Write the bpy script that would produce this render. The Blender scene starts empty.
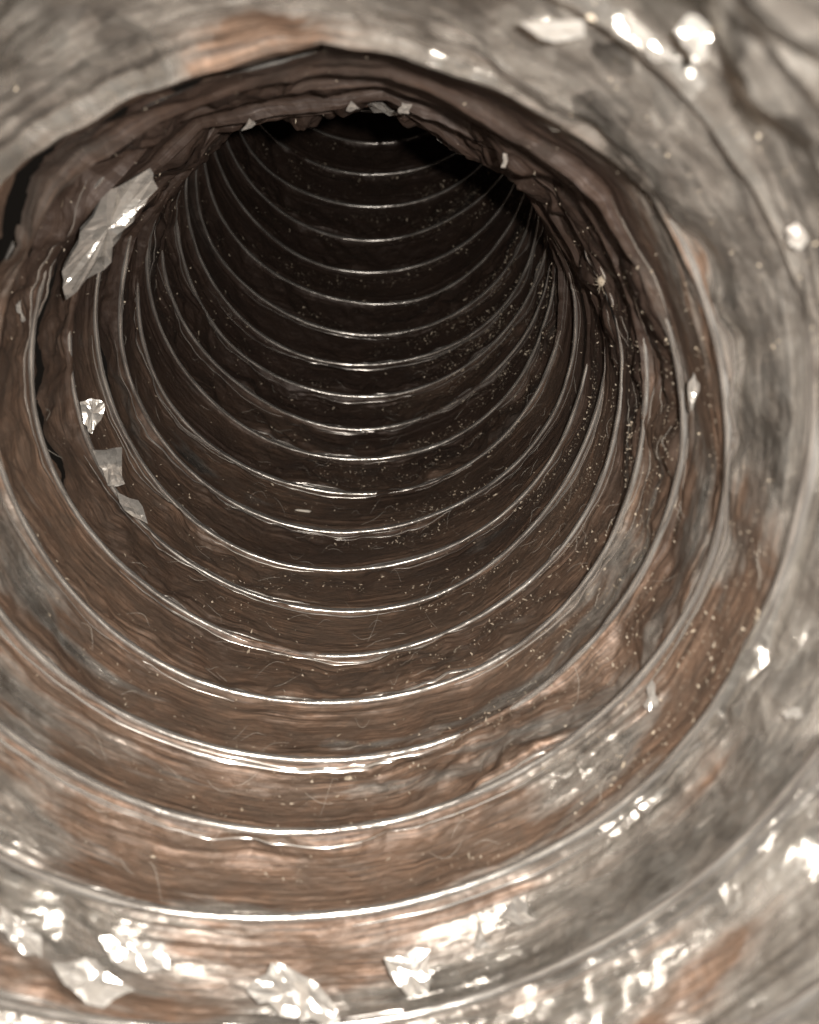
import bpy, math, random
import numpy as np
random.seed(7)
rng = np.random.default_rng(11)
PI = math.pi
CM = 0.01

# ------------------------------------------------------------------ camera
sc = bpy.context.scene
C = sc.collection
cam_d = bpy.data.cameras.new('camera')
cam = bpy.data.objects.new('camera', cam_d)
C.objects.link(cam)
cam.location = (0, 0, 0)
cam.rotation_euler = (math.radians(90), 0, 0)
cam_d.sensor_fit = 'VERTICAL'
cam_d.sensor_height = 36.0
cam_d.sensor_width = 36.0
cam_d.lens = 36.0 * 800 / 1024
cam_d.clip_start = 0.002
cam_d.clip_end = 10
cam_d.dof.use_dof = True
cam_d.dof.focus_distance = 0.175
cam_d.dof.aperture_fstop = 23.0
sc.camera = cam

# ------------------------------------------------------------------ world: the dark around the duct
w = bpy.data.worlds.new('World')
sc.world = w
w.use_nodes = True
w.node_tree.nodes['Background'].inputs[0].default_value = (0.9, 0.75, 0.62, 1)
w.node_tree.nodes['Background'].inputs[1].default_value = 0.01

# ------------------------------------------------------------------ the flash LED beside the lens
LIGHT = np.array([0.92, 0.0, 0.50]) * CM          # x right, y forward, z up
fl = bpy.data.lights.new('flash_lamp', 'POINT')
fl.energy = 1.35
fl.shadow_soft_size = 0.0016
fl.color = (1.0, 0.955, 0.895)
flo = bpy.data.objects.new('flash_lamp', fl)
C.objects.link(flo)
flo.location = LIGHT

vs = sc.view_settings
vs.view_transform = 'Standard'
vs.look = 'None'
vs.gamma = 1.0
vs.exposure = 0.0
sc.cycles.use_denoising = True
sc.cycles.max_bounces = 3
sc.cycles.diffuse_bounces = 1
sc.cycles.glossy_bounces = 2
sc.cycles.sample_clamp_indirect = 2.0
sc.cycles.blur_glossy = 0.5


# ------------------------------------------------------------------ the path of the duct (cm)
R = 5.0
K = np.array([-2, 1, 4, 7, 10, 13, 16, 20.5])
X0 = [-0.7105, -1.5413, 6.4808]
PITCH = [0.6722, 0.4832, 0.3802, 0.4773, 0.6889, 0.8315, 1.0003, 1.2144]
YAW = [-0.108, -0.0955, -0.0395, -0.0155, -0.009, 0.0331, 0.0262, -0.0428]
LSP = [0.4956, 0.4924, 0.4627, 0.3699, 0.3185, 0.3346, 0.3932, 0.4755]


def spline(k, v, s):
    k = np.asarray(k, float); v = np.asarray(v, float)
    m = np.gradient(v, k)
    i = np.clip(np.searchsorted(k, s) - 1, 0, len(k) - 2)
    h = k[i + 1] - k[i]
    t = np.clip((s - k[i]) / h, 0, 1)
    return ((2*t**3 - 3*t**2 + 1)*v[i] + (t**3 - 2*t**2 + t)*h*m[i]
            + (-2*t**3 + 3*t**2)*v[i + 1] + (t**3 - t**2)*h*m[i + 1])


S0, S1 = -4.5, 26.0
S = np.linspace(S0, S1, 1221)
_a = spline(K, PITCH, S); _b = spline(K, YAW, S); _p = spline(K, np.exp(LSP), S)
_T = np.stack([np.sin(_b)*np.cos(_a), np.sin(_a), np.cos(_b)*np.cos(_a)], 1)
_ds = S[1] - S[0]
_C = np.cumsum(_T*_p[:, None]*_ds, 0)
_C -= _C[np.argmin(abs(S))]
_C += X0
_X = np.cross([0, 1, 0], _T); _X /= np.linalg.norm(_X, axis=1)[:, None]
_U = np.cross(_T, _X)


def at(A, s):
    return np.stack([np.interp(s, S, A[:, j]) for j in range(3)], -1)


def sag(sig, phi):
    """change of radius (cm) where the duct is dented; phi = 0 at the bottom, +-pi at the top"""
    ph = (phi + PI) % (2*PI) - PI
    top = np.abs(np.abs(ph) - PI)                      # angle away from the top
    wtop = np.exp(-(top/1.15)**4)
    seg = 2*PI/10.0
    f = ((ph + 0.17) % seg) - seg/2
    poly = R*(np.cos(seg/2)/np.cos(f) - 1)            # facetted like a ten-sided tube
    fold = np.exp(-((sig - 7.2)/3.2)**2)
    d = wtop*fold*(0.9*poly - 0.09)
    edge = 2.75 - 0.9*np.clip((PI - top)*0 + np.clip(np.sin(ph), 0, 1), 0, 1)
    q = np.clip((edge - sig)/1.1, 0, 1); q = q*q*(3 - 2*q)
    d += 0.62*q*np.exp(-(top/1.35)**4)                # the mouth is stretched wide at the top
    seg8 = 2*PI/8
    f8 = ((ph - PI) % seg8) - seg8/2
    d += np.where(ph > 0, 0.25, 0.50)*R*(np.cos(seg8/2)/np.cos(f8) - 1)*np.exp(-((sig - 3.0)/0.8)**2)*np.exp(-(top/1.5)**6)
    d += -0.10*np.exp(-((sig - 3.1)/0.9)**2)*np.exp(-(top/0.55)**2)
    d += 0.05*np.sin(3*ph + 1.3*sig)*np.clip((sig - 2)/6, 0.3, 1) + 0.03*np.sin(5*ph - 2.1*sig)
    return d


def surf(sig, phi, r):
    rr = r + sag(sig, phi)
    c = at(_C, sig); x = at(_X, sig); u = at(_U, sig)
    return c + rr[..., None]*(np.sin(phi)[..., None]*x - np.cos(phi)[..., None]*u)


def bl(P):
    """fit space (x right, y up, z forward, cm) to Blender metres"""
    return np.stack([P[..., 0], P[..., 2], P[..., 1]], -1)*CM


# ------------------------------------------------------------------ crumple: facets on a warped triangle lattice
def hsh(i, j, seed):
    n = (i.astype(np.int64)*374761393 + j.astype(np.int64)*668265263 + seed*1274126177) & 0xffffffff
    n = ((n ^ (n >> 13))*1274126177) & 0xffffffff
    n = ((n ^ (n >> 16))*2246822519) & 0xffffffff
    return ((n ^ (n >> 15)) & 0xffffff)/float(0xffffff)


def smooth(x, y, seed):
    i = np.floor(x); j = np.floor(y); fx = x - i; fy = y - j
    fx = fx*fx*(3 - 2*fx); fy = fy*fy*(3 - 2*fy)
    return ((hsh(i, j, seed)*(1-fx) + hsh(i+1, j, seed)*fx)*(1-fy)
            + (hsh(i, j+1, seed)*(1-fx) + hsh(i+1, j+1, seed)*fx)*fy)


def facets(x, y, seed, rot=0.5, warp=0.22):
    xw = x + warp*(smooth(x*1.3, y*1.3, seed+5) - .5)*2
    yw = y + warp*(smooth(x*1.3 + 9, y*1.3 + 4, seed+6) - .5)*2
    a = math.cos(rot)*xw - math.sin(rot)*yw
    b = math.sin(rot)*xw + math.cos(rot)*yw
    i = np.floor(a); j = np.floor(b); fx = a - i; fy = b - j
    h00 = hsh(i, j, seed); h10 = hsh(i+1, j, seed); h01 = hsh(i, j+1, seed); h11 = hsh(i+1, j+1, seed)
    lo = h00 + fx*(h10-h00) + fy*(h01-h00)
    hi = h11 + (1-fx)*(h01-h11) + (1-fy)*(h10-h11)
    return np.where(fx + fy < 1, lo, hi) - 0.5


def crumple(u, v, kk=1.0):
    big = smooth(u/6.0, v/2.2, 77)                     # where the foil is badly crumpled
    big = np.clip((big - 0.22)*2.6, 0.25, 1.5)
    d = 0.07*facets(u/2.6, v/0.9, 1, 0.35)
    d += 0.17*facets(u/1.5 + 7, v/0.95, 8, 0.7, 0.12)*big
    d += 0.17*facets(u/0.8, v/0.55, 2, 0.9)*big
    d += 0.080*facets(u/0.42, v/0.33, 3, 0.2)*big
    d += 0.026*facets(u/0.19, v/0.14, 4, 1.1)*big
    d += 0.006*facets(u/0.09, v/0.07, 6, 0.6)*big
    d += 0.006*facets(u/1.6, v/0.085, 5, 0.06, 0.9)     # long creases running round the tube
    return d*kk


# ------------------------------------------------------------------ materials
def mat_new(name):
    m = bpy.data.materials.new(name); m.use_nodes = True
    nt = m.node_tree; nt.nodes.clear()
    out = nt.nodes.new('ShaderNodeOutputMaterial')
    b = nt.nodes.new('ShaderNodeBsdfPrincipled')
    nt.links.new(b.outputs[0], out.inputs[0])
    return m, nt, b


def noise(nt, vec, sx, sy, scale=1.0, detail=5, rough=0.55, dist=0.0, off=(0, 0, 0)):
    mp = nt.nodes.new('ShaderNodeMapping')
    mp.inputs['Scale'].default_value = (sx, sy, 1)
    mp.inputs['Location'].default_value = off
    nt.links.new(vec, mp.inputs[0])
    n = nt.nodes.new('ShaderNodeTexNoise')
    n.noise_dimensions = '3D'
    n.inputs['Scale'].default_value = scale
    n.inputs['Detail'].default_value = detail
    n.inputs['Roughness'].default_value = rough
    n.inputs['Distortion'].default_value = dist
    nt.links.new(mp.outputs[0], n.inputs['Vector'])
    return n.outputs[0]


def ramp(nt, fac, stops):
    r = nt.nodes.new('ShaderNodeValToRGB')
    e = r.color_ramp.elements
    while len(e) < len(stops): e.new(0.5)
    for k, (p, c) in enumerate(stops):
        e[k].position = p
        e[k].color = (c, c, c, 1) if not isinstance(c, tuple) else (*c, 1)
    nt.links.new(fac, r.inputs[0])
    return r.outputs[0]


def mixc(nt, fac, a, b, mode='MIX'):
    m = nt.nodes.new('ShaderNodeMix'); m.data_type = 'RGBA'; m.blend_type = mode
    for sock, v in ((m.inputs[0], fac), (m.inputs[6], a), (m.inputs[7], b)):
        if isinstance(v, (int, float)): sock.default_value = v
        elif isinstance(v, tuple): sock.default_value = (*v, 1)
        else: nt.links.new(v, sock)
    return m.outputs[2]


def math_n(nt, op, a, b):
    m = nt.nodes.new('ShaderNodeMath'); m.operation = op
    for k, v in enumerate((a, b)):
        if isinstance(v, (int, float)): m.inputs[k].default_value = v
        else: nt.links.new(v, m.inputs[k])
    return m.outputs[0]


def foil_material(name, glint=0.0):
    m, nt, b = mat_new(name)
    uv = nt.nodes.new('ShaderNodeUVMap'); uv.uv_map = 'UVMap'      # uv in cm: u round the tube, v along it
    vec = uv.outputs[0]
    patch = noise(nt, vec, 0.22, 0.7, 1.0, 6, 0.6, 0.6)
    streak = noise(nt, vec, 0.4, 20.0, 1.0, 5, 0.65, 0.0)
    hair = noise(nt, vec, 0.9, 55.0, 1.0, 3, 0.6, 0.0)
    blot = noise(nt, vec, 1.6, 2.4, 1.0, 7, 0.65, 0.8, (3, 7, 1))
    silver = mixc(nt, ramp(nt, streak, [(0.35, 0), (0.7, 1)]), (0.40, 0.37, 0.33), (0.74, 0.70, 0.64))
    brown = mixc(nt, ramp(nt, hair, [(0.36, 0), (0.66, 1)]), (0.050, 0.031, 0.022), (0.27, 0.170, 0.115))
    att = nt.nodes.new('ShaderNodeAttribute'); att.attribute_name = 'tarnish'
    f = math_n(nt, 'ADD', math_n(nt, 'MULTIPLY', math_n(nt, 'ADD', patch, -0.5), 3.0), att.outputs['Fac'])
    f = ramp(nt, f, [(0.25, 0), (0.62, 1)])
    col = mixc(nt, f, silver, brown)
    grime = ramp(nt, blot, [(0.38, 0.0), (0.58, 1.0)])
    col = mixc(nt, math_n(nt, 'MULTIPLY', grime, 0.52), col, (0.085, 0.065, 0.050))
    if not glint:
        so = nt.nodes.new('ShaderNodeAttribute'); so.attribute_name = 'film_shade'
        col = mixc(nt, math_n(nt, 'MULTIPLY', so.outputs['Fac'], 0.86), col, (0.030, 0.0185, 0.0145))  # dark film deeper in, with shade painted into the same colour
    if glint: col = mixc(nt, glint, col, (0.74, 0.70, 0.65))  # glint brightness put into the base colour
    nt.links.new(col, b.inputs['Base Color'])
    if glint: b.inputs['Metallic'].default_value = 0.7
    else: nt.links.new(math_n(nt, 'SUBTRACT', 0.82, math_n(nt, 'MULTIPLY', f, 0.50)), b.inputs['Metallic'])
    rg = math_n(nt, 'ADD', math_n(nt, 'MULTIPLY', blot, 0.26), 0.09 if not glint else 0.08)
    rg = math_n(nt, 'ADD', rg, math_n(nt, 'MULTIPLY', f, 0.26))
    nt.links.new(rg, b.inputs['Roughness'])
    h = math_n(nt, 'ADD', math_n(nt, 'MULTIPLY', streak, 0.35), math_n(nt, 'MULTIPLY', hair, 0.30))
    v = nt.nodes.new('ShaderNodeTexVoronoi'); v.feature = 'F1'; v.distance = 'EUCLIDEAN'
    mp = nt.nodes.new('ShaderNodeMapping'); mp.inputs['Scale'].default_value = (6, 11, 1)
    nt.links.new(vec, mp.inputs[0]); nt.links.new(mp.outputs[0], v.inputs['Vector'])
    v.inputs['Scale'].default_value = 1.0
    h = math_n(nt, 'ADD', h, math_n(nt, 'MULTIPLY', v.outputs['Distance'], 0.5))
    h = math_n(nt, 'ADD', h, math_n(nt, 'MULTIPLY', blot, 0.8))
    bp = nt.nodes.new('ShaderNodeBump'); bp.inputs['Strength'].default_value = 0.2 if glint else 0.7
    bp.inputs['Distance'].default_value = 0.00035
    nt.links.new(h, bp.inputs['Height'])
    # small flat facets of creased foil, each tilted its own way
    geo = nt.nodes.new('ShaderNodeNewGeometry')
    where = ramp(nt, noise(nt, vec, 0.5, 1.1, 1.0, 3, 0.6, 0.3, (5, 2, 8)), [(0.36, 0.12), (0.62, 1.0)])
    where = math_n(nt, 'MULTIPLY', where, math_n(nt, 'SUBTRACT', 1.0, math_n(nt, 'MULTIPLY', f, 0.72)))
    nrm = geo.outputs['Normal']
    wob = nt.nodes.new('ShaderNodeTexNoise'); wob.inputs['Scale'].default_value = 1.6
    nt.links.new(vec, wob.inputs['Vector'])
    for sx, sy, amp, rot in ((1.1, 2.0, 0.55, 0.3), (3.2, 4.6, 0.45, -0.5)):
        mp = nt.nodes.new('ShaderNodeMapping'); mp.inputs['Scale'].default_value = (sx, sy, 1)
        mp.inputs['Rotation'].default_value = (0, 0, rot)
        ad = nt.nodes.new('ShaderNodeVectorMath'); ad.operation = 'MULTIPLY_ADD'
        nt.links.new(wob.outputs['Color'], ad.inputs[0]); ad.inputs[1].default_value = (0.5, 0.3, 0)
        nt.links.new(vec, ad.inputs[2]); nt.links.new(ad.outputs[0], mp.inputs[0])
        v = nt.nodes.new('ShaderNodeTexVoronoi'); v.distance = 'MANHATTAN'; v.inputs['Scale'].default_value = 1.0
        nt.links.new(mp.outputs[0], v.inputs['Vector'])
        sb = nt.nodes.new('ShaderNodeVectorMath'); sb.operation = 'SUBTRACT'
        nt.links.new(v.outputs['Color'], sb.inputs[0]); sb.inputs[1].default_value = (0.5, 0.5, 0.5)
        sca = nt.nodes.new('ShaderNodeVectorMath'); sca.operation = 'SCALE'
        nt.links.new(sb.outputs[0], sca.inputs[0])
        nt.links.new(math_n(nt, 'MULTIPLY', where, amp), sca.inputs['Scale'])
        ad2 = nt.nodes.new('ShaderNodeVectorMath'); ad2.operation = 'ADD'
        nt.links.new(nrm, ad2.inputs[0]); nt.links.new(sca.outputs[0], ad2.inputs[1])
        nrm = ad2.outputs[0]
    nz = nt.nodes.new('ShaderNodeVectorMath'); nz.operation = 'NORMALIZE'
    nt.links.new(nrm, nz.inputs[0]); nt.links.new(nz.outputs[0], bp.inputs['Normal'])
    nt.links.new(bp.outputs[0], b.inputs['Normal'])
    return m


def wire_material():
    m, nt, b = mat_new('foil_wrapped_wire')
    uv = nt.nodes.new('ShaderNodeUVMap'); uv.uv_map = 'UVMap'
    vec = uv.outputs[0]
    n1 = noise(nt, vec, 0.9, 12.0, 1.0, 5, 0.6, 0.2)
    n2 = noise(nt, vec, 2.5, 3.0, 1.0, 5, 0.6)
    col = mixc(nt, ramp(nt, n1, [(0.3, 0), (0.65, 1)]), (0.20, 0.17, 0.15), (0.70, 0.66, 0.61))
    nt.links.new(col, b.inputs['Base Color'])
    b.inputs['Metallic'].default_value = 0.82
    nt.links.new(math_n(nt, 'ADD', math_n(nt, 'MULTIPLY', n2, 0.22), 0.12), b.inputs['Roughness'])
    bp = nt.nodes.new('ShaderNodeBump'); bp.inputs['Strength'].default_value = 0.5
    bp.inputs['Distance'].default_value = 0.0003
    nt.links.new(n1, bp.inputs['Height']); nt.links.new(bp.outputs[0], b.inputs['Normal'])
    return m


M_FOIL = foil_material('tarnished_foil')
M_GLINT = foil_material('glint_foil', 0.45)
M_WIRE = wire_material()
m, nt, b = mat_new('lint'); M_LINT = m
oi = nt.nodes.new('ShaderNodeTexCoord')
ln = noise(nt, oi.outputs['Object'], 900, 900, 1.0, 4)
nt.links.new(ramp(nt, ln, [(0.3, (0.22, 0.165, 0.11)), (0.7, (0.50, 0.43, 0.34))]), b.inputs['Base Color'])
b.inputs['Roughness'].default_value = 0.9
m, nt, b = mat_new('pale_lint'); M_PALE = m
b.inputs['Base Color'].default_value = (0.55, 0.50, 0.43, 1)
b.inputs['Roughness'].default_value = 0.6


# ------------------------------------------------------------------ mesh helpers
def grid_object(name, P, UVc, tarnish, mat, parent, smooth_shade=True, cut=None, film_shade=None):
    ny, nx = P.shape[:2]
    co = bl(P).reshape(-1, 3)
    idx = np.arange(ny*nx).reshape(ny, nx)
    q = np.stack([idx[:-1, :-1], idx[:-1, 1:], idx[1:, 1:], idx[1:, :-1]], -1).reshape(-1, 4)
    if cut is not None: q = q[~cut[:-1, :-1].ravel()]
    me = bpy.data.meshes.new(name)
    me.vertices.add(len(co)); me.vertices.foreach_set('co', co.ravel())
    me.loops.add(q.size); me.loops.foreach_set('vertex_index', q.ravel().astype(np.int32))
    me.polygons.add(len(q)); me.polygons.foreach_set('loop_start', np.arange(0, q.size, 4, dtype=np.int32))
    me.update(calc_edges=True)
    uvl = me.uv_layers.new(name='UVMap')
    uvl.data.foreach_set('uv', UVc.reshape(-1, 2)[q.ravel()].ravel())
    if tarnish is not None:
        a = me.attributes.new('tarnish', 'FLOAT', 'POINT')
        a.data.foreach_set('value', tarnish.ravel().astype(np.float32))
    if film_shade is not None:
        a = me.attributes.new('film_shade', 'FLOAT', 'POINT')
        a.data.foreach_set('value', film_shade.ravel().astype(np.float32))
    if smooth_shade: me.polygons.foreach_set('use_smooth', np.ones(len(q), bool))
    me.materials.append(mat)
    o = bpy.data.objects.new(name, me); C.objects.link(o)
    if parent: o.parent = parent
    return o


def mesh_object(name, verts, faces, mat, parent=None, smooth_shade=False):
    me = bpy.data.meshes.new(name)
    me.from_pydata([tuple(v) for v in verts], [], faces)
    me.update()
    if smooth_shade: me.polygons.foreach_set('use_smooth', [True]*len(me.polygons))
    me.materials.append(mat)
    o = bpy.data.objects.new(name, me); C.objects.link(o)
    if parent: o.parent = parent
    return o


# ------------------------------------------------------------------ the duct
duct = bpy.data.objects.new('flexible_duct', None)
C.objects.link(duct)
duct['label'] = 'long crumpled foil duct tube seen from inside with wire rings curving up into the dark'
duct['category'] = 'duct'

NPHI, NT = 1100, 40


def pouch(s, phi):
    """how far the slack foil between two wire turns bellies outwards (cm)"""
    pit = np.interp(s + .5, S, _p)
    da = np.interp(s + 1, S, _a) - np.interp(s, S, _a)
    chord = np.clip(pit + R*da*np.cos(phi), 0.25, 1.62)
    return np.clip(0.34*np.sqrt(1.66**2 - chord**2) - 0.13, 0.0, 0.34)


def creases(u, d, seed, n=4):
    """thin pinched folds that follow the wire; d = distance from the wire (cm)"""
    h = 0
    for i in range(n):
        c = 0.10 + 0.13*i + 0.16*(smooth(u/2.3, u*0 + 1.7*i, seed + i) - .5)
        a = np.clip(smooth(u/1.8, u*0 + 3.1*i, seed + 20 + i)*2.4 - 0.75, 0, 1)
        wd = 0.018 + 0.016*i/n
        h = h - a*(0.060 - 0.008*i)*np.exp(-np.abs((d - c)/wd)**1.3)
    return h


def belly(s, phi):
    """+1 where the foil bellies out, down to -0.9 where it is pushed into the tube"""
    up = 0.5 - 0.5*np.cos(phi)                        # 0 at the bottom, 1 at the top
    n = smooth(s*5.1 + 2, s*0 + 3.3, 61)
    inner = np.exp(-((s - 6.8)/3.0)**2)
    top = np.abs(np.abs((phi + PI) % (2*PI) - PI) - PI)
    g = 1 - 1.9*np.clip((n - 0.48)*4, 0, 1)*np.clip(up*2 - 0.5, 0, 1)*np.clip(s/3 - 0.8, 0, 1)
    return g*(1 - inner*np.exp(-(top/1.2)**4)) - 0.12*inner*np.exp(-(top/1.2)**4)


def foil_r(s, phi, t, u, v, pit):
    e = np.sin(PI*np.clip(t, 0, 1))
    ridge = np.exp(-(np.minimum(t, 1 - t)*pit/0.07)**2)
    b = pouch(s, phi)*e**0.75*belly(s, phi)
    up = 0.5 - 0.5*np.cos(phi)
    nz = np.where(t < 0.5, smooth(s*6.1, s*0 + .5, 62), smooth((s + 1)*6.1, s*0 + .5, 62))
    up = up + 0.16*np.clip(np.sin(phi), 0, 1)*np.clip((s - 4)/2, 0, 1)
    bury = np.clip((up*1.6 - 0.9 + (nz - .5)*1.2)*2.5, 0, 1)
    side = 1.0 + 0.8*np.clip(-np.sin(phi), 0, 1)*0.3
    cov = np.where(t < 0.5, smooth(s*9.1, s*0 + 6.5, 66), smooth((s + 1)*9.1, s*0 + 6.5, 66))
    bury = np.maximum(bury, np.clip((cov - 0.70)*7, 0, 0.75))
    uw = 2*PI*R*(s + np.where(t < 0.5, 0.0, 1.0))
    wide = np.exp(-(np.minimum(t, 1 - t)*pit/0.16)**2)
    sd = 0.5 + 0.5*np.sin(phi - 0.35)                  # 1 on the right wall
    rough = 1 + (0.8*np.clip((2.6 - s)/2, 0, 1) + 0.35*sd)*np.clip((6 - s)/3, 0.2, 1) + 1.4*np.clip(-np.cos(phi) - 0.1, 0, 1)*np.clip((s + t - 2.8)/0.5, 0, 1)
    d = rough*crumple(u, v)*np.clip(e*2.2, 0, 1)**0.8*side
    gath = 0.05*facets(u/0.33, v/1.2, 9, 0.1)*np.exp(-(np.minimum(t, 1 - t)*pit/0.22)**2)*np.clip(e*6, 0, 1)
    return R + 0.055 + b + d + gath - (0.035 + 0.12*bury)*ridge - (0.06*facets(uw/0.8, uw*0 + .31, 63) + 0.04*facets(uw/0.27, uw*0 + .7, 64))*bury*wide + creases(u, t*pit, 100) + creases(u, (1 - t)*pit, 200, 3)


def foil_point(s, t):
    """s = turn count where the band starts, t = 0..1 across the band"""
    phi = 2*PI*s
    pit = np.interp(s + t, S, _p)
    u = 2*PI*R*s
    v = (np.floor(s + .5)*0 + t)*1.5 + 0.0
    # v is shifted per turn so that neighbouring bands do not repeat
    r = foil_r(s, phi, t, u, v, pit)
    return surf(s + t, phi, r), u, v


# slits cut behind a wire, their black standing in for the shade of folds: turn, angle from, angle to, from, to (cm)
SHADE_SLITS = [(5, -2.95, -1.15, 0.30, 0.52), (7, -2.6, -1.2, 0.35, 0.60), (3, -3.35, -1.9, 0.70, 1.05),
         (6, -3.0, -2.2, 0.35, 0.6), (4, -2.9, -2.0, 0.35, 0.6)]
FOUND = []
def inward(s, t):
    """unit vector from the foil towards the middle of the tube"""
    phi = 2*PI*s
    x = at(_X, s + t); u = at(_U, s + t)
    return -(np.sin(phi)[..., None]*x - np.cos(phi)[..., None]*u)


for k in range(-2, 24):
    ph = np.linspace(-PI if k > -2 else -0.1, PI, NPHI + 1)
    tt = np.linspace(0.0, 1.0, NT + 1)
    tt = 0.5 - 0.5*np.cos(PI*tt)*(0.35) - 0.5*(1 - 2*tt)*0.65
    s = k + ph/(2*PI)
    SS, TT = np.meshgrid(s, tt)
    P, U_, V_ = foil_point(SS, TT)
    PHI = 2*PI*SS
    FOUND.append(np.concatenate([P.reshape(-1, 3), SS.reshape(-1, 1), TT.reshape(-1, 1)], 1))
    phl = (PHI + PI) % (2*PI) - PI
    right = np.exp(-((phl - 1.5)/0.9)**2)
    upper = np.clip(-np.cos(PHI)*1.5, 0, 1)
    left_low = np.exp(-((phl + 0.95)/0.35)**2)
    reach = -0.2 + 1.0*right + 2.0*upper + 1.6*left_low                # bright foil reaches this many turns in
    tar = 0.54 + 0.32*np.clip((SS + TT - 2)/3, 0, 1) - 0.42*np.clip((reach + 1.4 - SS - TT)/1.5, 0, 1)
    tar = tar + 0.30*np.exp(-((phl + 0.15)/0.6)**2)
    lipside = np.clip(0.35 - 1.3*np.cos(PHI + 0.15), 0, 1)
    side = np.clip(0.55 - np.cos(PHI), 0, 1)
    film_shade = np.clip((SS - 3)/8.5 + 0.45*side*np.clip((SS + TT - 3.6)/2, 0, 1) + 0.95*lipside*np.clip((SS + TT - 2.75)/0.4, 0, 1) + (smooth(U_/3.0, V_/1.2, 91) - .5)*0.8, 0, 1)  # dark film plus painted shade: with depth, on the sides, round the top lip
    cut = np.zeros(SS.shape, bool)
    phl = (PHI + PI) % (2*PI) - PI
    dd = TT*np.interp(SS + TT, S, _p)
    for kk, a0, a1, d0, d1 in SHADE_SLITS:
        if kk == k:
            e = np.clip((phl - a0)/0.25, 0, 1)*np.clip((a1 - phl)/0.25, 0, 1)*(0.55 + 0.9*smooth(U_/0.9, U_*0 + 2, 95))
            cut |= (dd > d0) & (dd < d0 + (d1 - d0)*e)
    grid_object('foil_band', P, np.stack([U_, V_ + 0*U_], -1), tar, M_FOIL, duct, cut=cut, film_shade=film_shade)

# the wire: one spiral, each turn an object
for k in range(-2, 24):
    n = 720
    ph = np.linspace(-PI if k > -2 else -0.1, PI, n + 1)
    s = k + ph/(2*PI)
    phi = 2*PI*s
    u = 2*PI*R*s
    wob = 0.020*(smooth(u/1.7, u*0 + 3, 21) - .5) - 0.012 + 0.012*facets(u/0.5, u*0 + .3, 22)
    rad = 0.047 + 0.012*np.clip((4 - s)/3, 0, 1) + 0.014*(smooth(u/0.6, u*0 + 8, 23) - .5)
    NS = 16
    al = np.linspace(0, 2*PI, NS + 1)
    A, PHg = np.meshgrid(al, phi)
    Sg = PHg/(2*PI)
    lump = 1 + 0.10*facets(np.repeat(u[:, None], NS + 1, 1)/0.7, np.cos(A)*1.5 + 4, 24) \
             + 0.08*facets(np.repeat(u[:, None], NS + 1, 1)/0.25, np.cos(A)*2.5 + 4, 25)
    rr = rad[:, None]*lump
    pit = np.interp(Sg, S, _p)
    hid = 0.10*np.clip(((0.5 - 0.5*np.cos(PHg) + 0.16*np.clip(np.sin(PHg), 0, 1)*np.clip((Sg - 4)/2, 0, 1))*1.6 - 0.9)*2.5, 0, 1)   # deeper in the foil round the top
    P = surf(Sg + rr*np.sin(A)*1.25/pit, PHg, R + wob[:, None] + hid - rr*np.cos(A))
    grid_object('wire_coil', P, np.stack([np.repeat(u[:, None], NS + 1, 1), A*rr], -1), None, M_WIRE, duct)

# thin pinched pleats of film that run beside each wire: broken, wandering lines
for k in range(-1, 15):
    V, F = [], []
    g = np.random.default_rng(500 + k)
    near = k < 4
    for j in range(16):
        L = g.uniform(0.04, 0.22)
        a0 = g.uniform(-0.38, 0.38 - L)
        n = int(L*260) + 6
        ss = k + a0 + L*np.linspace(0, 1, n)
        phi = 2*PI*ss
        u = 2*PI*R*ss
        pit = np.interp(ss, S, _p)
        side = 1 if g.random() < 0.6 else -1
        dist = side*(g.uniform(0.055, 0.13) + g.uniform(0.02, 0.12)*(smooth(u/2.0, u*0 + j, 510 + j) - .3))
        lift = np.where(dist > 0, foil_r(ss, phi, np.abs(dist)/pit, u, np.abs(dist), pit),
                        foil_r(ss - 1, phi, 1 - np.abs(dist)/pit, u - 2*PI*R, 1.5 - np.abs(dist), pit))
        P = surf(ss + dist/pit, phi, lift - 0.004)
        w = g.uniform(0.009, 0.020)*(1.15 if near else 0.9)*np.sin(PI*np.linspace(0.02, 0.98, n))**0.5
        ax = at(_T, ss); o0 = len(V)
        nn = inward(ss, np.zeros(n))
        for i in range(n):
            for c, h in ((-1.4, -0.6), (-0.35, 0.9), (0.35, 0.9), (1.4, -0.6)):
                V.append(P[i] + ax[i]*w[i]*c + nn[i]*w[i]*h)
        for i in range(n - 1):
            for q in range(3):
                F.append((o0 + i*4 + q, o0 + i*4 + q + 1, o0 + (i+1)*4 + q + 1, o0 + (i+1)*4 + q))
    o = mesh_object('film_pleat', bl(np.array(V)), F, M_WIRE, duct, True)
    o['kind'] = 'stuff'


# ------------------------------------------------------------------ places on the foil
FOUND = np.concatenate(FOUND)
FOUND = FOUND[FOUND[:, 2] > 1.5]
FX = 409.5 + 800*FOUND[:, 0]/FOUND[:, 2]
FY = 512 - 800*FOUND[:, 1]/FOUND[:, 2]


def spot(px, py, rad=5.0):
    """nearest visible foil point along a line of sight: its position, turn count and place across the band"""
    for r in (rad, rad*2, rad*5):
        i = np.nonzero((np.abs(FX - px) < r) & (np.abs(FY - py) < r))[0]
        if len(i): break
    return FOUND[i[np.argmin(FOUND[i, 2])]]


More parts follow.
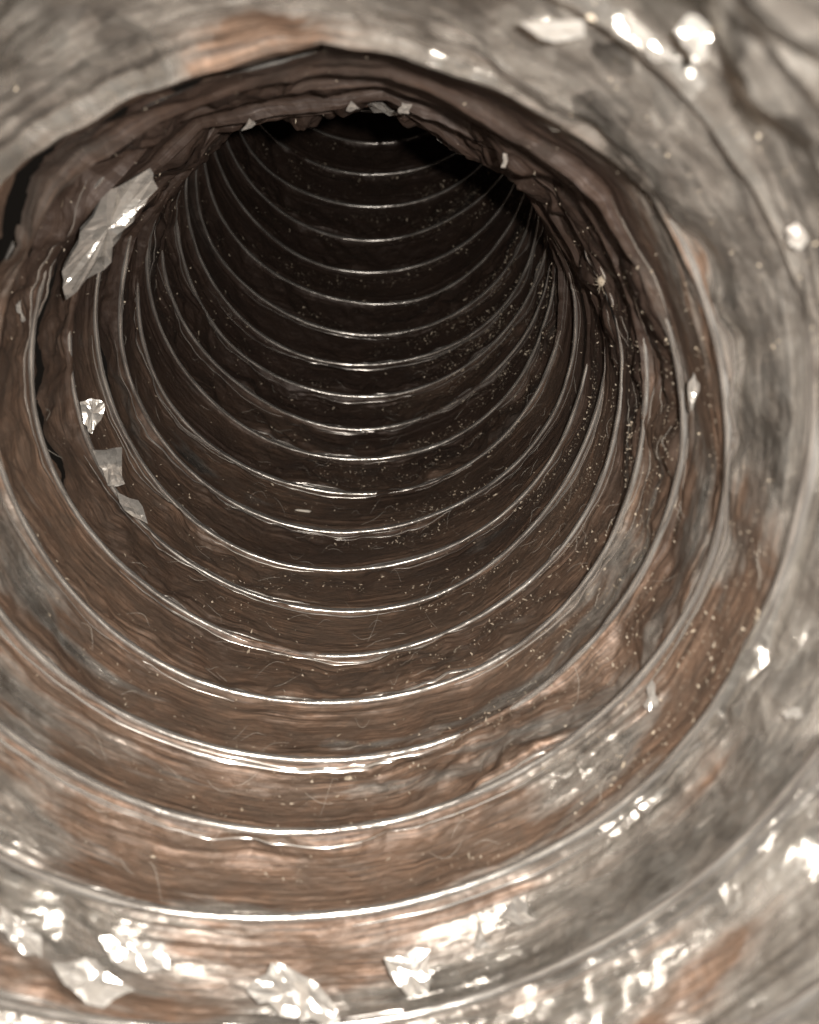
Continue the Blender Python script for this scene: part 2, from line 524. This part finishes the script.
# glints of the creased wall, added as paler flaps tilted towards the flash
GLINT_FLAPS = [
    ([(150, 168), (158, 188), (136, 212), (120, 238), (104, 270), (66, 300), (62, 272), (80, 232), (108, 190)], 0.5),
    ([(80, 402), (92, 398), (104, 403), (101, 420), (92, 434), (84, 424)], 0.9),
    ([(92, 450), (122, 447), (125, 484), (108, 486)], 0.65),
    ([(117, 492), (138, 500), (148, 524), (132, 516)], 0.6),
    ([(99, 937), (128, 936), (164, 943), (170, 970), (145, 972), (122, 968)], 0.8),
    ([(246, 990), (272, 962), (300, 990), (316, 1018), (280, 1016)], 0.45),
    ([(276, 962), (318, 985), (340, 1020), (300, 1022)], 0.6),
    ([(384, 958), (430, 950), (428, 992), (408, 996)], 0.7),
    ([(474, 948), (478, 920), (484, 942), (492, 946)], 0.6),
    ([(498, 918), (516, 896), (538, 920), (520, 926)], 0.25),
    ([(643, 706), (652, 679), (659, 701), (650, 712)], 0.75),
    ([(779, 712), (800, 708), (803, 716), (786, 719)], 0.8),
    ([(241, 131), (249, 118), (256, 124)], 0.45),
    ([(346, 111), (351, 101), (360, 109)], 0.6),
    ([(398, 113), (402, 102), (412, 104), (409, 114)], 0.6),
    ([(362, 96), (380, 103), (402, 115), (374, 113)], 0.2),
    ([(501, 167), (503, 153), (507, 154), (505, 168)], 0.6),
    ([(16, 305), (21, 300), (26, 320), (22, 322)], 0.4),
    ([(688, 388), (694, 372), (699, 392), (692, 412)], 0.5),
    ([(786, 230), (796, 222), (808, 238), (800, 250), (790, 246)], 0.8),
    ([(520, 22), (582, 20), (586, 36), (540, 38)], 0.7),
    ([(676, 30), (690, 14), (708, 24), (708, 58), (694, 66)], 0.8),
    ([(622, 10), (650, 34), (676, 62), (650, 58), (628, 34)], 0.6),
    ([(0, 905), (40, 935), (42, 958), (20, 950), (0, 930)], 0.7),
    ([(52, 962), (96, 960), (136, 990), (104, 1008), (64, 984)], 0.65),
]
for outline, wgt in GLINT_FLAPS:
    rs = random.Random(len(outline)*31 + int(outline[0][0]))
    ring = []
    for i, (x, y) in enumerate(outline):              # an uneven edge
        x2, y2 = outline[(i + 1) % len(outline)]
        L = math.hypot(x2 - x, y2 - y)
        ring.append((x, y))
        for q in (0.35, 0.68):
            ring.append((x + (x2 - x)*q + rs.uniform(-.12, .12)*L, y + (y2 - y)*q + rs.uniform(-.12, .12)*L))
    outline = ring
    pts = np.array([spot(x, y) for x, y in outline])
    cen = pts[:, :3].mean(0)
    si, ti = pts[:, 3].mean(), pts[:, 4].mean()
    if np.ptp(pts[:, 3]) > 0.5: si, ti = pts[0, 3], pts[0, 4]
    nin = inward(np.array([si]), np.array([ti]))[0]
    tocam = -cen/np.linalg.norm(cen)
    tol = LIGHT/CM; tol = np.array([tol[0], tol[2], tol[1]]) - cen; tol /= np.linalg.norm(tol)
    half = tocam + tol; half /= np.linalg.norm(half)
    wgt *= 0.85
    nrm = (1 - wgt)*nin + wgt*half; nrm /= np.linalg.norm(nrm)
    zmin = pts[:, 2].min()
    base = cen*(zmin + 0.35*(cen[2] - zmin))/cen[2]*0.995
    V = []
    for (x, y) in outline:
        ray = np.array([(x - 409.5)/800, (512 - y)/800, 1.0])
        V.append(ray*(base @ nrm)/(ray @ nrm))
    V = np.array(V)
    V = base + np.clip((V - base), -1.2, 1.2)
    n = len(V)
    size = np.linalg.norm(V - V.mean(0), axis=1).mean()
    # two rings of creased facets inside the outline, a turned-down rim behind
    mid = V.mean(0) + (np.roll(V, 1, 0)*.3 + V*.7 - V.mean(0))*0.55
    mid += nrm*np.array([rs.uniform(-.07, .07)*size for _ in range(n)])[:, None]
    c0 = V.mean(0) + nrm*rs.uniform(-.08, .12)*size
    back = V - nrm*size*0.12 + (V.mean(0) - V)*0.12
    verts = [*V, *mid, c0, *back]
    faces = []
    for i in range(n):
        j = (i + 1) % n
        faces += [(i, j, n + j), (i, n + j, n + i), (n + i, n + j, 2*n), (j, i, 2*n + 1 + i), (j, 2*n + 1 + i, 2*n + 1 + j)]
    verts = bl(np.array(verts))
    o = mesh_object('glint_flap', verts, faces, M_GLINT, duct)
    uvl = o.data.uv_layers.new(name='UVMap')
    for lp in o.data.loops:
        p = verts[lp.vertex_index]/CM
        uvl.data[lp.index].uv = (p[0]*1.3 + p[1]*.4, p[2]*1.3 - p[1]*.5)


# ------------------------------------------------------------------ lint: specks, fibres, tufts
def specks(n, seed):
    g = np.random.default_rng(seed)
    s = g.uniform(0.3, 19, n*5)
    t = np.clip(g.beta(0.8, 0.8, n*5), 0.02, 0.98)
    phi = (2*PI*s + PI) % (2*PI) - PI
    wgt = 0.12 + 0.9*np.exp(-((phi - 0.7)/0.95)**2) + 0.5*np.exp(-((phi - 1.5)/0.5)**2)
    cl = smooth(s*14, t*3, 301)
    keep = g.uniform(0, 1.1, n*5) < wgt*np.clip((cl - .45)*4, 0.04, 1)
    return s[keep][:n], t[keep][:n]


s, t = specks(22000, 5)
P, _, _ = foil_point(s, t)
Nn = inward(s, t)
sz = 0.0055 + 0.018*rng.random(len(s))**4.0
sz *= 0.7 + P[:, 2]/30
base = P + Nn*sz[:, None]*0.5
tet = rng.normal(size=(len(s), 5, 3)); tet /= np.linalg.norm(tet, axis=2)[..., None]
tet *= rng.uniform(.3, 1.5, (len(s), 5, 1))
tet += rng.normal(size=(len(s), 1, 3))*rng.normal(size=(len(s), 5, 1))*0.6   # drawn out into flakes
V = bl((base[:, None, :] + tet*sz[:, None, None]).reshape(-1, 3))
F = []
for i in range(len(s)):
    q = i*5
    F += [(q, q+1, q+2), (q, q+2, q+3), (q, q+3, q+1), (q+4, q+2, q+1), (q+4, q+3, q+2), (q+4, q+1, q+3)]
o = mesh_object('lint_dust', V, F, M_LINT)
o['kind'] = 'stuff'; o['category'] = 'lint dust'
o['label'] = 'pale specks of lint dust scattered over the brown foil'


def fibre_geo(path, rad, V, F, ns=4):
    path = np.array(path); n = len(path)
    tg = np.gradient(path, axis=0); tg /= np.linalg.norm(tg, axis=1)[:, None] + 1e-9
    a = np.cross(tg, [0.31, 0.7, 0.64]); a /= np.linalg.norm(a, axis=1)[:, None] + 1e-9
    b2 = np.cross(tg, a); o0 = len(V)
    for i in range(n):
        rr = rad*(0.5 + 0.5*math.sin(PI*(i + .5)/n))
        for j in range(ns):
            c, s_ = math.cos(2*PI*j/ns), math.sin(2*PI*j/ns)
            V.append(path[i] + (a[i]*c + b2[i]*s_)*rr)
    for i in range(n - 1):
        for j in range(ns):
            k2 = (j + 1) % ns
            F.append((o0 + i*ns + j, o0 + i*ns + k2, o0 + (i+1)*ns + k2, o0 + (i+1)*ns + j))


V, F = [], []
for i in range(260):
    s0 = rng.uniform(1.5, 13) + 0.0
    ph0 = rng.normal(0.1, 1.0)
    s0 = math.floor(s0) + ph0/(2*PI)
    t0 = rng.uniform(0.1, 0.9)
    L = rng.uniform(0.004, 0.016)
    dt = rng.normal(0, 0.2)
    tt = np.linspace(0, 1, 9)
    ss = s0 + L*tt
    ts = np.clip(t0 + dt*tt + rng.normal(0, .07)*np.sin(PI*tt), 0.03, 0.97)
    P, _, _ = foil_point(ss, ts)
    P = P + inward(ss, ts)*(0.012 + 0.05*rng.random()*np.sin(PI*tt))[:, None]
    fibre_geo(P, rng.uniform(0.0015, 0.0026), V, F)
o = mesh_object('lint_fibres', bl(np.array(V)), F, M_PALE, None, True)
o['kind'] = 'stuff'; o['category'] = 'lint fibres'
o['label'] = 'thin pale lint fibres clinging along the foil between the wires'


def tuft(name, px, py, size, stretch, label, seed, mat=M_LINT, turn=0.0):
    """a matted knot of lint: a lumpy core with fibres standing off it"""
    g = np.random.default_rng(seed)
    q = spot(px, py)
    s_, t_ = np.array([q[3]]), np.array([q[4]])
    n = inward(s_, t_)[0]
    ax = at(_T, s_ + t_)[0]; side = np.cross(n, ax); side /= np.linalg.norm(side)
    d1 = math.cos(turn)*side + math.sin(turn)*ax
    d2 = np.cross(n, d1)
    V, F = [], []
    NU, NV = 14, 9
    for j in range(NV + 1):
        for i in range(NU):
            th = PI*j/NV; p = 2*PI*i/NU
            dvec = d1*math.sin(th)*math.cos(p)*stretch + d2*math.sin(th)*math.sin(p) + n*math.cos(th)*0.7
            V.append(q[:3] + n*size*0.4 + dvec*size*(0.75 + 0.5*g.random()))
    for j in range(NV):
        for i in range(NU):
            F.append((j*NU + i, j*NU + (i+1) % NU, (j+1)*NU + (i+1) % NU, (j+1)*NU + i))
    for k in range(16):
        dr = g.normal(size=3); dr /= np.linalg.norm(dr)
        if dr @ n < 0: dr -= 2*(dr @ n)*n
        dr = dr + d1*(dr @ d1)*(stretch - 1)
        bend = g.normal(size=3)*0.5
        c = q[:3] + n*size*0.4
        fibre_geo([c + dr*size*(0.4 + 0.7*w_) + bend*size*w_*w_*1.6 for w_ in np.linspace(0, 1, 6)], size*0.05, V, F)
    o = mesh_object(name, bl(np.array(V)), F, mat, None, True)
    o['label'] = label; o['category'] = 'lint'
    return o


tuft('lint_tuft', 600, 284, 0.085, 1.0, 'small yellowish knot of lint on the right wall beyond the dark folds', 3)
tuft('lint_strand', 308, 507, 0.045, 5.0, 'long pale strand of lint lying slantwise between two wires on the floor', 4, M_PALE, 0.25)
tuft('lint_tuft', 345, 774/1.0, 0.04, 1.6, 'tiny beige lint fleck just below a wire at the bottom middle', 5)
